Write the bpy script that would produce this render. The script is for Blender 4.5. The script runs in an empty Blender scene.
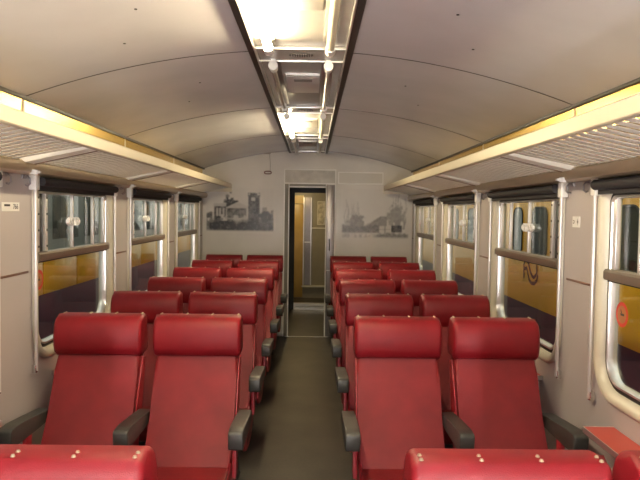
import bpy, bmesh, math, random
import numpy as np
from mathutils import Vector, Matrix, Euler

random.seed(7)
scene = bpy.context.scene
C = scene.collection

# ------------------------------------------------------------------ camera
CAM = Vector((0.07, 0.0, 1.70))
PITCH, YAW, ROLL = math.radians(-2.5), math.radians(-0.68), math.radians(0.8)
cd = bpy.data.cameras.new('camera')
cd.sensor_width = 36.0
cd.lens = 36.0
cd.clip_start = 0.02
cam = bpy.data.objects.new('camera', cd)
C.objects.link(cam)
cam.location = CAM
cam.rotation_euler = (Matrix.Rotation(YAW, 4, 'Z') @ Matrix.Rotation(math.pi/2 + PITCH, 4, 'X')
                      @ Matrix.Rotation(ROLL, 4, 'Z')).to_euler()
scene.camera = cam

# ------------------------------------------------------------------ world and exposure
w = bpy.data.worlds.new('world'); scene.world = w
w.use_nodes = True
w.node_tree.nodes['Background'].inputs[0].default_value = (1.0, 0.93, 0.82, 1)
w.node_tree.nodes['Background'].inputs[1].default_value = 1.3
vs = scene.view_settings
vs.view_transform = 'Standard'; vs.look = 'None'; vs.gamma = 1.0
vs.use_curve_mapping = False
vs.exposure = 0.08
LAMP_VISIBLE = 160.0      # yellow tubes in view
FILL_REAR = 35.0         # neutral fill tubes added overhead, out of view
FILL_WALL = 390.0        # upright fill tubes added on the unseen wall behind the viewer

# ------------------------------------------------------------------ materials
MATS = {}
def srgb(r, g, b):
    f = lambda c: (c/255/12.92) if c/255 <= 0.04045 else ((c/255+0.055)/1.055)**2.4
    return (f(r), f(g), f(b), 1)

def mat(name, col, rough=0.5, metal=0.0, noise=0.0, nscale=8.0, bump=0.0, bscale=200.0, coat=0.0,
        emit=None, estr=0.0, spec=0.5, stretch=None, aniso=0):
    if name in MATS: return MATS[name]
    m = bpy.data.materials.new(name); m.use_nodes = True
    nt = m.node_tree; N = nt.nodes; L = nt.links
    b = N['Principled BSDF']
    b.inputs['Base Color'].default_value = col
    b.inputs['Roughness'].default_value = rough
    b.inputs['Metallic'].default_value = metal
    b.inputs['Specular IOR Level'].default_value = spec
    b.inputs['Coat Weight'].default_value = coat
    b.inputs['Coat Roughness'].default_value = 0.15
    tc = N.new('ShaderNodeTexCoord')
    vec = tc.outputs['Object']
    if stretch:
        mp = N.new('ShaderNodeMapping'); mp.inputs['Scale'].default_value = stretch
        L.new(vec, mp.inputs['Vector']); vec = mp.outputs['Vector']
    if noise > 0:
        n = N.new('ShaderNodeTexNoise'); n.inputs['Scale'].default_value = nscale
        n.inputs['Detail'].default_value = 5.0
        L.new(vec, n.inputs['Vector'])
        r = N.new('ShaderNodeMapRange')
        r.inputs[1].default_value = 0.3; r.inputs[2].default_value = 0.7
        r.inputs[3].default_value = 1 - noise; r.inputs[4].default_value = 1 + noise
        L.new(n.outputs['Fac'], r.inputs[0])
        mx = N.new('ShaderNodeMix'); mx.data_type = 'RGBA'; mx.blend_type = 'MULTIPLY'
        mx.inputs[0].default_value = 1.0
        mx.inputs[6].default_value = col
        L.new(r.outputs[0], mx.inputs[7])
        L.new(mx.outputs[2], b.inputs['Base Color'])
    if bump > 0:
        n2 = N.new('ShaderNodeTexNoise'); n2.inputs['Scale'].default_value = bscale
        n2.inputs['Detail'].default_value = 3.0
        L.new(vec, n2.inputs['Vector'])
        bp = N.new('ShaderNodeBump'); bp.inputs['Strength'].default_value = bump
        bp.inputs['Distance'].default_value = 0.002
        L.new(n2.outputs['Fac'], bp.inputs['Height'])
        L.new(bp.outputs['Normal'], b.inputs['Normal'])
    if emit:
        b.inputs['Emission Color'].default_value = emit
        b.inputs['Emission Strength'].default_value = estr
    MATS[name] = m
    return m

def glass_mat(name, tint=(0.90, 0.95, 0.93, 1), ior=1.42):
    m = bpy.data.materials.new(name); m.use_nodes = True
    nt = m.node_tree; N = nt.nodes; L = nt.links
    N.remove(N['Principled BSDF'])
    out = N['Material Output']
    tr = N.new('ShaderNodeBsdfTransparent'); tr.inputs[0].default_value = tint
    gl = N.new('ShaderNodeBsdfGlossy'); gl.inputs['Roughness'].default_value = 0.02
    fr = N.new('ShaderNodeFresnel'); fr.inputs[0].default_value = ior
    ge = N.new('ShaderNodeNewGeometry'); mr = N.new('ShaderNodeMapRange')   # same reflectance from both faces of the pane
    mr.inputs[3].default_value = ior; mr.inputs[4].default_value = 1/ior
    L.new(ge.outputs['Backfacing'], mr.inputs[0]); L.new(mr.outputs[0], fr.inputs[0])
    mx = N.new('ShaderNodeMixShader')
    L.new(fr.outputs[0], mx.inputs[0]); L.new(tr.outputs[0], mx.inputs[1]); L.new(gl.outputs[0], mx.inputs[2])
    L.new(mx.outputs[0], out.inputs[0])
    MATS[name] = m
    return m

M_RED = mat('red_vinyl', (0.205, 0.006, 0.011, 1), rough=0.42, noise=0.12, nscale=9, bump=0.5, bscale=420, spec=0.36)
M_REDBACK = mat('red_vinyl_back', (0.180, 0.011, 0.014, 1), rough=0.48, noise=0.16, nscale=7, bump=0.45, bscale=420, spec=0.33)
M_REDMETAL = mat('red_painted_steel', (0.30, 0.012, 0.020, 1), rough=0.38)
M_ARM = mat('charcoal_plastic', (0.040, 0.040, 0.036, 1), rough=0.42, noise=0.08)
M_STEEL = mat('steel', (0.75, 0.74, 0.72, 1), rough=0.22, metal=1.0)
M_ALU = mat('aluminium', (0.82, 0.81, 0.79, 1), rough=0.30, metal=0.9)
M_PALE = mat('pale_anodised', (0.82, 0.80, 0.79, 1), rough=0.28, metal=0.6)
M_BRUSH = mat('brushed_dark_steel', (0.33, 0.31, 0.32, 1), rough=0.35, metal=0.8, noise=0.15, nscale=30, stretch=(6, 6, 0.4))
M_WALL = mat('lilac_grey_laminate', (0.455, 0.415, 0.405, 1), rough=0.42, noise=0.03, nscale=3)
M_CEIL = mat('ceiling_lacquer', (0.63, 0.62, 0.63, 1), rough=0.23, noise=0.05, nscale=2.5, spec=0.6)
M_CHAN = mat('channel_lacquer', (0.42, 0.395, 0.365, 1), rough=0.25, noise=0.05, nscale=6, spec=0.6)
M_END = mat('end_wall_gloss', (0.78, 0.76, 0.73, 1), rough=0.25, noise=0.04, nscale=3, spec=0.6)
M_FLOOR = None
M_DARK = mat('dark_brown_slot', (0.035, 0.028, 0.022, 1), rough=0.5)
M_BROWN = mat('brown_trim', (0.16, 0.085, 0.06, 1), rough=0.45)
M_BAR = mat('window_bar_bronze', (0.26, 0.215, 0.17, 1), rough=0.35, metal=0.5)
M_TRIM = mat('bright_trim', (0.93, 0.92, 0.90, 1), rough=0.3)
M_CREAM = mat('cream_frame', (0.64, 0.60, 0.48, 1), rough=0.30)
M_BLIND = mat('black_blind_fabric', (0.016, 0.014, 0.016, 1), rough=0.75, bump=0.3, bscale=300)
M_RAIL = mat('beige_rail', (0.42, 0.33, 0.22, 1), rough=0.32, metal=0.3)
M_LIP = mat('anodised_lip', (0.60, 0.54, 0.42, 1), rough=0.42, metal=0.35)
M_GOLD = mat('gold_cove', (0.74, 0.50, 0.14, 1), rough=0.27, metal=0.9, noise=0.10, nscale=2)
M_SLAT = mat('white_slat', (0.93, 0.92, 0.86, 1), rough=0.40)
def slat_mat():
    nt = M_SLAT.node_tree; N = nt.nodes; L = nt.links
    t = N.new('ShaderNodeBsdfTranslucent'); t.inputs[0].default_value = (0.92, 0.89, 0.82, 1)
    mx = N.new('ShaderNodeMixShader'); mx.inputs[0].default_value = 0.3
    L.new(N['Principled BSDF'].outputs[0], mx.inputs[1]); L.new(t.outputs[0], mx.inputs[2])
    L.new(mx.outputs[0], N['Material Output'].inputs[0])
slat_mat()
M_WHITE = mat('white_plastic', (0.80, 0.79, 0.75, 1), rough=0.35)
M_TABLE = mat('red_laminate', (0.52, 0.065, 0.042, 1), rough=0.28, noise=0.05)
M_BLACK = mat('black', (0.01, 0.01, 0.01, 1), rough=0.5)
M_INK = mat('print_ink', (0.03, 0.03, 0.03, 1), rough=0.6)
M_STICKRED = mat('sticker_red', (0.55, 0.04, 0.02, 1), rough=0.5)
M_UNLIT = mat('unlit_tube', (0.78, 0.72, 0.52, 1), rough=0.2)
M_ROD = mat('bare_tray_rod', (0.55, 0.50, 0.43, 1), rough=0.28, metal=0.6)
M_TUBE = mat('lit_tube', (1, 0.9, 0.6, 1), emit=(1.0, 0.83, 0.52, 1), estr=LAMP_VISIBLE)
M_TUBE2 = mat('fill_tube_neutral', (1, 1, 0.9, 1), emit=(1.0, 0.97, 1.0, 1), estr=FILL_REAR)
M_TUBE3 = mat('fill_wall_tube', (1, 1, 1, 1), emit=(1.0, 0.95, 0.93, 1), estr=FILL_WALL)
M_YEL = mat('yellow_paint', (0.85, 0.43, 0.012, 1), rough=0.35, noise=0.08, nscale=2)
M_BLUE = mat('dark_purple_paint', (0.05, 0.028, 0.06, 1), rough=0.4)
M_TGREY = mat('teal_grey_paint', (0.13, 0.155, 0.15, 1), rough=0.4, noise=0.2, nscale=1.2)
M_TROOF = mat('train_roof_grey', (0.2, 0.2, 0.2, 1), rough=0.6)
M_TGLASS = mat('train_dark_glass', (0.035, 0.05, 0.045, 1), rough=0.08)
M_GROUND = mat('ballast', (0.06, 0.055, 0.05, 1), rough=0.95, noise=0.4, nscale=14, bump=1.0, bscale=30)
M_OCHRE = mat('ochre_door', (0.50, 0.34, 0.11, 1), rough=0.35, noise=0.12, nscale=4)
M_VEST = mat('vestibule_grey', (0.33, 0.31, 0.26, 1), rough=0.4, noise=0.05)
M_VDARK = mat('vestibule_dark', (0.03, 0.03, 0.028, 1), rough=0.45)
M_POSTER = mat('poster_print', (0.55, 0.52, 0.46, 1), rough=0.4, noise=0.5, nscale=14)
M_VLAMP = mat('vestibule_lamp', (1, 0.9, 0.6, 1), emit=(1.0, 0.72, 0.32, 1), estr=110.0)
M_GLASS = glass_mat('window_glass')

def floor_mat():
    m = bpy.data.materials.new('floor_lino'); m.use_nodes = True
    nt = m.node_tree; N = nt.nodes; L = nt.links; b = N['Principled BSDF']
    tc = N.new('ShaderNodeTexCoord')
    n1 = N.new('ShaderNodeTexNoise'); n1.inputs['Scale'].default_value = 3.0; n1.inputs['Detail'].default_value = 6
    n2 = N.new('ShaderNodeTexNoise'); n2.inputs['Scale'].default_value = 60.0; n2.inputs['Detail'].default_value = 3
    L.new(tc.outputs['Object'], n1.inputs['Vector']); L.new(tc.outputs['Object'], n2.inputs['Vector'])
    ad = N.new('ShaderNodeMath'); ad.operation = 'MULTIPLY_ADD'; ad.inputs[1].default_value = 0.45
    L.new(n2.outputs['Fac'], ad.inputs[0]); L.new(n1.outputs['Fac'], ad.inputs[2])
    cr = N.new('ShaderNodeValToRGB')
    cr.color_ramp.elements[0].position = 0.5; cr.color_ramp.elements[0].color = (0.024, 0.019, 0.014, 1)
    cr.color_ramp.elements[1].position = 0.95; cr.color_ramp.elements[1].color = (0.062, 0.050, 0.037, 1)
    L.new(ad.outputs[0], cr.inputs[0]); L.new(cr.outputs[0], b.inputs['Base Color'])
    b.inputs['Roughness'].default_value = 0.42
    return m
M_FLOOR = floor_mat()

# ------------------------------------------------------------------ helpers
def box(bm, x0, x1, y0, y1, z0, z1, bev=0.0, seg=2):
    r = bmesh.ops.create_cube(bm, size=1.0)
    vs_ = r['verts']
    for v in vs_:
        v.co = Vector(((x0+x1)/2 + v.co.x*(x1-x0), (y0+y1)/2 + v.co.y*(y1-y0), (z0+z1)/2 + v.co.z*(z1-z0)))
    if bev > 0:
        es = list({e for v in vs_ for e in v.link_edges})
        bmesh.ops.bevel(bm, geom=es, offset=bev, segments=seg, profile=0.5, affect='EDGES')

def tube(bm, p0, p1, r, n=12, r1=None):
    p0 = Vector(p0); p1 = Vector(p1); d = p1 - p0
    q = Vector((0, 0, 1)).rotation_difference(d.normalized()).to_matrix().to_4x4()
    mt = Matrix.Translation((p0+p1)/2) @ q
    bmesh.ops.create_cone(bm, cap_ends=True, cap_tris=False, segments=n, radius1=r, radius2=r if r1 is None else r1,
                          depth=d.length, matrix=mt)

def prism(bm, pts, axis, a, b, bev=0.0, seg=3):
    """pts 2-d polygon; axis 'x': pts are (y,z); 'y': pts are (x,z); 'z': pts are (x,y)"""
    def P(p, t):
        if axis == 'x': return Vector((t, p[0], p[1]))
        if axis == 'y': return Vector((p[0], t, p[1]))
        return Vector((p[0], p[1], t))
    va = [bm.verts.new(P(p, a)) for p in pts]
    vb = [bm.verts.new(P(p, b)) for p in pts]
    fa = bm.faces.new(va); fb = bm.faces.new(vb[::-1])
    n = len(pts)
    for i in range(n):
        bm.faces.new((va[i], vb[i], vb[(i+1) % n], va[(i+1) % n]))
    if bev > 0:
        es = list(fa.edges) + list(fb.edges)
        bmesh.ops.bevel(bm, geom=es, offset=bev, segments=seg, profile=0.5, affect='EDGES', clamp_overlap=True)

def path(bm, pts, r, n=8):
    """tube along a polyline"""
    rings = []
    for i, p in enumerate(pts):
        p = Vector(p)
        d = (Vector(pts[min(i+1, len(pts)-1)]) - Vector(pts[max(i-1, 0)])).normalized()
        a = d.orthogonal().normalized() if i == 0 else (rings[-1][1] - d*rings[-1][1].dot(d)).normalized()
        b = d.cross(a)
        rings.append(([bm.verts.new(p + r*(math.cos(t)*a + math.sin(t)*b))
                       for t in [2*math.pi*k/n for k in range(n)]], a))
    for i in range(len(rings)-1):
        A, B = rings[i][0], rings[i+1][0]
        for k in range(n):
            bm.faces.new((A[k], A[(k+1) % n], B[(k+1) % n], B[k]))
    bm.faces.new(rings[0][0][::-1]); bm.faces.new(rings[-1][0])

def mesh(name, bm, m, smooth=35):
    bmesh.ops.recalc_face_normals(bm, faces=bm.faces[:])
    me = bpy.data.meshes.new(name)
    bm.to_mesh(me); bm.free()
    me.materials.append(m)
    if smooth:
        me.shade_smooth()
        me.set_sharp_from_angle(angle=math.radians(smooth))
    return me

def inst(name, me, parent=None, loc=(0, 0, 0), rot=(0, 0, 0)):
    o = bpy.data.objects.new(name, me); C.objects.link(o)
    o.location = loc; o.rotation_euler = rot
    if parent: o.parent = parent
    return o

def obj(name, bm, m, parent=None, loc=(0, 0, 0), smooth=35):
    return inst(name, mesh(name, bm, m, smooth), parent, loc)

def boxo(name, m, parent, *a, bev=0.0, seg=2):
    bm = bmesh.new(); box(bm, *a, bev=bev, seg=seg)
    return obj(name, bm, m, parent)

def empty(name, loc=(0, 0, 0), rz=0.0):
    o = bpy.data.objects.new(name, None); C.objects.link(o)
    o.location = loc; o.rotation_euler = (0, 0, rz); o.empty_display_size = 0.1
    return o

def tag(o, label, cat, group=None):
    o['label'] = label; o['category'] = cat
    if group: o['group'] = group
    return o

def struct(o, label=None):
    o['kind'] = 'structure'
    if label: o['label'] = label
    return o

def rrect(w, h, rb, rt, n=8):
    """rounded rectangle centred on 0, radius rb at the bottom, rt at the top"""
    pts = []
    for cx, cy, r, a0 in ((w/2-rt, h/2-rt, rt, 0), (-w/2+rt, h/2-rt, rt, 90), (-w/2+rb, -h/2+rb, rb, 180), (w/2-rb, -h/2+rb, rb, 270)):
        for k in range(n+1):
            a = math.radians(a0 + 90*k/n)
            pts.append((cx + r*math.cos(a), cy + r*math.sin(a)))
    return pts

# ------------------------------------------------------------------ dimensions (metres; y runs down the carriage)
HW = 1.42                     # half width of the saloon
Y0, YE = -1.1, 8.68           # saloon ends
PITCHW = 1.76
WC = [4.08 + PITCHW*k for k in range(-2, 3)]       # window centres
JT = [3.29 + PITCHW*k for k in range(-2, 4)]       # panel joints
WZ0, WZ1 = 0.862, 1.868       # window frame bottom / top
ceil_z = lambda x: 2.519 - 0.13*x*x
CZ = 2.484
SPRING = ceil_z(HW)

# ------------------------------------------------------------------ floor
fl = boxo('floor', M_FLOOR, None, -HW-0.06, HW+0.06, Y0, 12.7, -0.06, 0.0)
struct(fl, 'dark worn brown linoleum floor of the aisle')
boxo('threshold_strip', M_ALU, fl, -0.30, 0.30, YE-0.03, YE-0.012, 0.0, 0.004)

# ------------------------------------------------------------------ side walls
def side_wall(s, name):
    bm = bmesh.new()
    for d in (0.0, 0.07):
        x = s*(HW+d)
        edges = []
        def loop(pts):
            v = [bm.verts.new((x, p[0], p[1])) for p in pts]
            return [bm.edges.new((v[i], v[(i+1) % len(v)])) for i in range(len(v))]
        edges += loop([(Y0, 0), (YE+0.05, 0), (YE+0.05, 2.32), (Y0, 2.32)])
        for c in WC:
            edges += loop([(c+p[0], (WZ0+WZ1)/2+p[1]) for p in rrect(1.25, 0.95, 0.16, 0.07)])
        bmesh.ops.triangle_fill(bm, use_beauty=True, use_dissolve=False, edges=edges, normal=(s, 0, 0))
    o = struct(obj(name, bm, M_WALL, smooth=0), 'lilac grey laminate side wall with windows')
    # brown horizontal trim on every pillar
    tb = bmesh.new(); box(tb, -0.004, 0.004, -0.155, 0.155, -0.006, 0.006, bev=0.002)
    tm = mesh('pillar_trim', tb, M_BROWN)
    gb = bmesh.new()
    prism(gb, [(0, 2.105), (-s*0.006, 2.105), (-s*0.014, 2.250), (0, 2.250)], 'y', -PITCHW/2+0.004, PITCHW/2-0.004)
    gm = mesh('cove_panel', gb, M_GOLD)
    jb = bmesh.new(); box(jb, -0.006, 0.006, -0.008, 0.008, 2.105, 2.250, bev=0.002)
    jm = mesh('cove_joint', jb, M_LIP)
    for j in JT:
        inst('pillar_trim', tm, o, (s*HW, j-0.08, 1.365))
        if j < 8: inst('cove_panel', gm, o, (s*HW, j+PITCHW/2, 0))
        inst('cove_joint', jm, o, (s*(HW-0.012), j, 0))
    eb = bmesh.new()
    box(eb, min(s*1.392, s*HW), max(s*1.392, s*HW), Y0, YE, 2.250, 2.266)
    obj('cove_edge', eb, M_DARK, o)
    boxo('cove_shade_strip', mat('cove_shade_brown', (0.20, 0.14, 0.075, 1), rough=0.6), o, min(s*(HW-0.004), s*HW), max(s*(HW-0.004), s*HW), Y0, YE, 1.935, 2.104)  # brown colour stands in for the shade seen through the rack gaps
    # heater duct along the foot of the wall
    boxo('heater_casing', M_BRUSH, o, min(s*1.33, s*HW), max(s*1.33, s*HW), Y0, YE, 0.0, 0.20, bev=0.01)
    return o
wall_l = side_wall(-1, 'wall_left')
wall_r = side_wall(1, 'wall_right')

# ------------------------------------------------------------------ ceiling: curved panels either side of a lamp channel
def ceiling():
    root = struct(empty('ceiling', (0, 0, CZ)), 'curved satin ceiling of lacquered panels')
    def strip(bm, xa, xb, ya, yb, n, dz=0.0, th=0.012):
        xs = [xa + (xb-xa)*i/n for i in range(n+1)]
        pts = [(x, ceil_z(x)+dz-CZ) for x in xs] + [(x, ceil_z(x)+dz+th-CZ) for x in reversed(xs)]
        prism(bm, pts, 'y', ya, yb)
    ys = [Y0] + [j for j in JT if j > Y0+0.2 and j < YE-0.05] + [YE]
    for i in range(len(ys)-1):
        for s in (-1, 1):
            bm = bmesh.new(); strip(bm, s*0.262, s*HW, ys[i]+0.003, ys[i+1]-0.003, 18)
            obj('ceiling_panel', bm, M_CEIL, root)
    bm = bmesh.new(); strip(bm, -HW-0.06, HW+0.06, Y0, YE+0.1, 30, dz=0.03); obj('ceiling_backing', bm, M_DARK, root)
    for j in ys[1:-1]:
        for s in (-1, 1):
            bm = bmesh.new(); strip(bm, s*0.262, s*HW, j-0.0045, j+0.0045, 18, dz=-0.0015, th=0.006)
            obj('panel_joint', bm, M_DARK, root)
    # small fixing screws
    sm_b = bmesh.new(); tube(sm_b, (0, 0, 0), (0, 0, -0.003), 0.006, 8); sm = mesh('ceiling_screw', sm_b, M_DARK)
    for i, y in enumerate([2.15, 2.5, 2.9, 3.9, 4.4]):
        for s in (-1, 1):
            x = s*(0.78 if i % 2 == 0 else 0.62)
            inst('ceiling_screw', sm, root, (x, y, ceil_z(x)-CZ))
    # lamp channel
    bm = bmesh.new(); box(bm, -0.222, 0.222, Y0, YE, 0.022, 0.03); obj('channel_bed', bm, M_CHAN, root)
    for s in (-1, 1):
        bm = bmesh.new(); box(bm, s*0.242-0.018, s*0.242+0.018, Y0, YE, 0.005, 0.012)
        obj('vent_slot', bm, M_DARK, root)
        bm = bmesh.new(); box(bm, s*0.2215-0.0025, s*0.2215+0.0025, Y0, YE, -0.014, 0.024)
        obj('channel_edge', bm, M_ALU, root)  # edge carried lower to keep tube light off the ceiling beside it
    for j in JT:
        if j < Y0 or j > 8.6: continue
        bm = bmesh.new(); box(bm, -0.219, 0.219, j-0.13, j+0.13, 0.012, 0.022)
        cp = obj('cross_panel', bm, M_CHAN, root)
        for d in (-0.13, 0.13):
            bm = bmesh.new(); box(bm, -0.219, 0.219, j+d-0.006, j+d+0.006, 0.006, 0.02, bev=0.002)
            obj('cross_strip', bm, M_ALU, root)
        bm = bmesh.new()
        prism(bm, [(0.062*math.cos(t), j+0.032*math.sin(t)) for t in [2*math.pi*k/24 for k in range(24)]], 'z', 0.009, 0.014)
        g = obj('speaker_grille', bm, M_DARK, root)
        bm = bmesh.new()
        for k in range(9):
            x = -0.048 + 0.012*k; h = 0.027*math.sqrt(max(0.0, 1-(x/0.06)**2))
            box(bm, x-0.002, x+0.002, j-h, j+h, 0.006, 0.010)
        obj('grille_bars', bm, M_BRUSH, g)
        # inspection plate half way along the bay
        bm = bmesh.new(); box(bm, -0.10, 0.10, j+0.55, j+1.05, 0.014, 0.021, bev=0.003); obj('inspection_plate', bm, mat('matt_plate', (0.5, 0.47, 0.45, 1), rough=0.7), root)
        bm = bmesh.new(); box(bm, -0.10, 0.10, j+0.50, j+0.506, 0.014, 0.022); obj('cross_strip', bm, M_ALU, root)
        bm = bmesh.new(); box(bm, -0.055, 0.055, j+0.60, j+0.67, 0.009, 0.016, bev=0.003); obj('vent_plate', bm, mat('matt_vent', (0.2, 0.18, 0.17, 1), rough=0.7), root)
    return root
ceiling()

# ------------------------------------------------------------------ end wall with door, behind it the vestibule
DX, DZ = 0.248, 2.03          # half width and height of the doorway
def end_wall(name, y, door):
    bm = bmesh.new()
    n = 24
    arch = [(HW+0.07 - (2*HW+0.14)*i/n, ceil_z(HW+0.07 - (2*HW+0.14)*i/n)+0.02) for i in range(n+1)]
    if door:
        L_ = [(-DX, 0), (-DX, DZ), (DX, DZ), (DX, 0), (HW+0.07, 0)] + arch + [(-HW-0.07, 0)]
        prism(bm, L_, 'y', y, y+0.05)
    else:
        prism(bm, [(HW+0.07, 0)] + arch + [(-HW-0.07, 0)], 'y', y-0.05, y)
    return struct(obj(name, bm, M_END, smooth=0))
wb = end_wall('wall_back', Y0, False); wb['label'] = 'unseen pale wall set close behind the viewer to bounce light'  # unseen wall drawn in close so it bounces lamp light forward
we = end_wall('wall_front', YE, True); we['label'] = 'glossy pale grey end wall with doorway and two printed views'
bmx = [('trim_strip', -0.325, -0.309, 0.0, 2.279), ('trim_strip', 0.365, 0.381, 0.0, 2.279), ('trim_strip', -0.262, -0.248, 0.0, 2.046), ('trim_strip', 0.242, 0.256, 0.0, 2.046)]
for nme, a, b, z0, z1 in bmx:
    boxo(nme, M_TRIM, we, a, b, YE-0.014, YE-0.002, z0, z1)
for z, a, b in ((2.083, -0.310, 0.366), (2.270, -0.310, 0.366), (2.036, -0.248, 0.246)):
    boxo('trim_strip', M_TRIM, we, a, b, YE-0.014, YE-0.002, z-0.009, z+0.009)
boxo('jamb_panel', mat('jamb_grey', (0.24, 0.22, 0.19, 1), rough=0.4), we, -0.309, -0.262, YE-0.008, YE-0.001, 0.0, 2.074)
boxo('header_panel', mat('header_grey', (0.66, 0.64, 0.60, 1), rough=0.35, noise=0.14, nscale=10), we, -0.309, 0.365, YE-0.007, YE-0.001, 2.092, 2.261)
boxo('lintel_panel', mat('jamb_grey', None), we, -0.248, 0.242, YE-0.008, YE-0.001, 2.045, 2.074)
# outline frame right of the header
for a, b, z0, z1 in ((0.405, 1.02, 2.232, 2.247), (0.405, 1.02, 2.083, 2.098), (0.405, 0.420, 2.098, 2.232), (1.005, 1.02, 2.098, 2.232)):
    boxo('panel_frame', M_TRIM, we, a, b, YE-0.012, YE-0.001, z0, z1)
boxo('sign_panel', mat('sign_grey', (0.74, 0.72, 0.68, 1), rough=0.3), we, 0.420, 1.005, YE-0.006, YE-0.001, 2.098, 2.232)

# sliding door leaf pushed into its pocket
d = struct(empty('door_1', (0.31, YE-0.012, 0)), 'dark brushed steel edge of the open sliding door')
boxo('door_leaf', M_BRUSH, d, -0.053, 0.053, -0.006, 0.006, 0.01, 2.07, bev=0.002)
for z in (1.20, 1.32):
    bm = bmesh.new(); tube(bm, (-0.01, -0.004, z), (-0.01, -0.03, z), 0.010, 10); obj('handle_mount', bm, M_BLACK, d)
bm = bmesh.new(); path(bm, [(-0.01, -0.03, 1.18), (-0.01, -0.034, 1.22), (-0.01, -0.034, 1.30), (-0.01, -0.03, 1.34)], 0.008); obj('handle', bm, M_BLACK, d)
boxo('lock_plate', M_ALU, d, -0.05, 0.05, -0.010, -0.006, 0.905, 0.915)

# vestibule walls
vb = struct(empty('wall_vestibule', (0, 0, 0)), 'dark vestibule beyond the doorway')
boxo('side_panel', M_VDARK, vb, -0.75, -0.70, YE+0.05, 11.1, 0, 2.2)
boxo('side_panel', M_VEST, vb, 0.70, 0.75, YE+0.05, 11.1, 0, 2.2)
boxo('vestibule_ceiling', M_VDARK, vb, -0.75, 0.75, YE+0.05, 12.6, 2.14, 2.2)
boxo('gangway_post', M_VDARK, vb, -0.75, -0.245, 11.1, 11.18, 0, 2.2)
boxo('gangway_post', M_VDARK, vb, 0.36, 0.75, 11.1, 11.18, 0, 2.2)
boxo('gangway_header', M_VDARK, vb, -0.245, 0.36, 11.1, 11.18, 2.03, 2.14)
boxo('gangway_sill', M_ALU, vb, -0.245, 0.36, 11.08, 11.18, 0.0, 0.05)
boxo('gangway_sill', M_ALU, vb, -0.245, 0.36, 11.09, 11.18, 0.06, 0.11)
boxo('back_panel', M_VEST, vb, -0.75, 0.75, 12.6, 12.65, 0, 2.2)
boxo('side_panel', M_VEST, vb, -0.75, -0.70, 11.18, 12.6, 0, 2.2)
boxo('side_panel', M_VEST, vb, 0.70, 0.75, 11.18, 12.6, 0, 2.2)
boxo('rail_strip', M_WHITE, vb, 0.06, 0.60, 12.575, 12.6, 1.37, 1.395)
boxo('ledge', M_WHITE, vb, -0.13, 0.60, 12.54, 12.6, 0.22, 0.25)
d2 = struct(empty('door_2', (0, 12.58, 0)), 'ochre panelled door at the far end of the vestibule')
boxo('door_leaf', M_OCHRE, d2, -0.45, -0.115, -0.02, 0.015, 0.02, 1.85, bev=0.004)
boxo('lamplit_top', mat('yellow_pane', (0.8, 0.6, 0.25, 1), rough=0.3), d2, -0.45, -0.115, -0.015, 0.015, 1.86, 2.02)  # lighter yellow stands in for lamp light on the door top
boxo('door_stile', M_ALU, d2, -0.113, -0.095, -0.03, 0.015, 0.26, 1.98)
boxo('door_post', M_BRUSH, d2, -0.072, 0.028, -0.028, 0.015, 0.26, 1.98)
boxo('door_stile', M_ALU, d2, 0.032, 0.050, -0.03, 0.015, 0.26, 1.98)
boxo('door_hinge', M_WHITE, d2, -0.09, 0.03, -0.035, -0.028, 1.10, 1.115)
pp = tag(empty('poster', (0.235, 12.57, 1.68)), 'small framed print on the vestibule wall seen through the doorway', 'poster')
boxo('poster_print', M_POSTER, pp, -0.065, 0.065, -0.004, 0.006, -0.22, 0.22)
for a in ((-0.075, -0.065, -0.23, 0.23), (0.065, 0.075, -0.23, 0.23), (-0.065, 0.065, 0.22, 0.23), (-0.065, 0.065, -0.23, -0.22)):
    boxo('poster_frame', M_WHITE, pp, a[0], a[1], -0.008, 0.03, a[2], a[3])
vl = tag(empty('vestibule_lamp', (-0.18, 11.75, 2.14)), 'round lit ceiling lamp in the vestibule beyond the doorway', 'lamp')
bm = bmesh.new(); tube(bm, (0, 0, 0), (0, 0, -0.02), 0.10, 24); obj('lamp_base', bm, M_WHITE, vl)
bm = bmesh.new(); bmesh.ops.create_uvsphere(bm, u_segments=20, v_segments=10, radius=0.085, matrix=Matrix.Translation((0, 0, -0.02)) @ Matrix.Scale(0.5, 4, (0, 0, 1)))
obj('lamp_dome', bm, M_VLAMP, vl)

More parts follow.
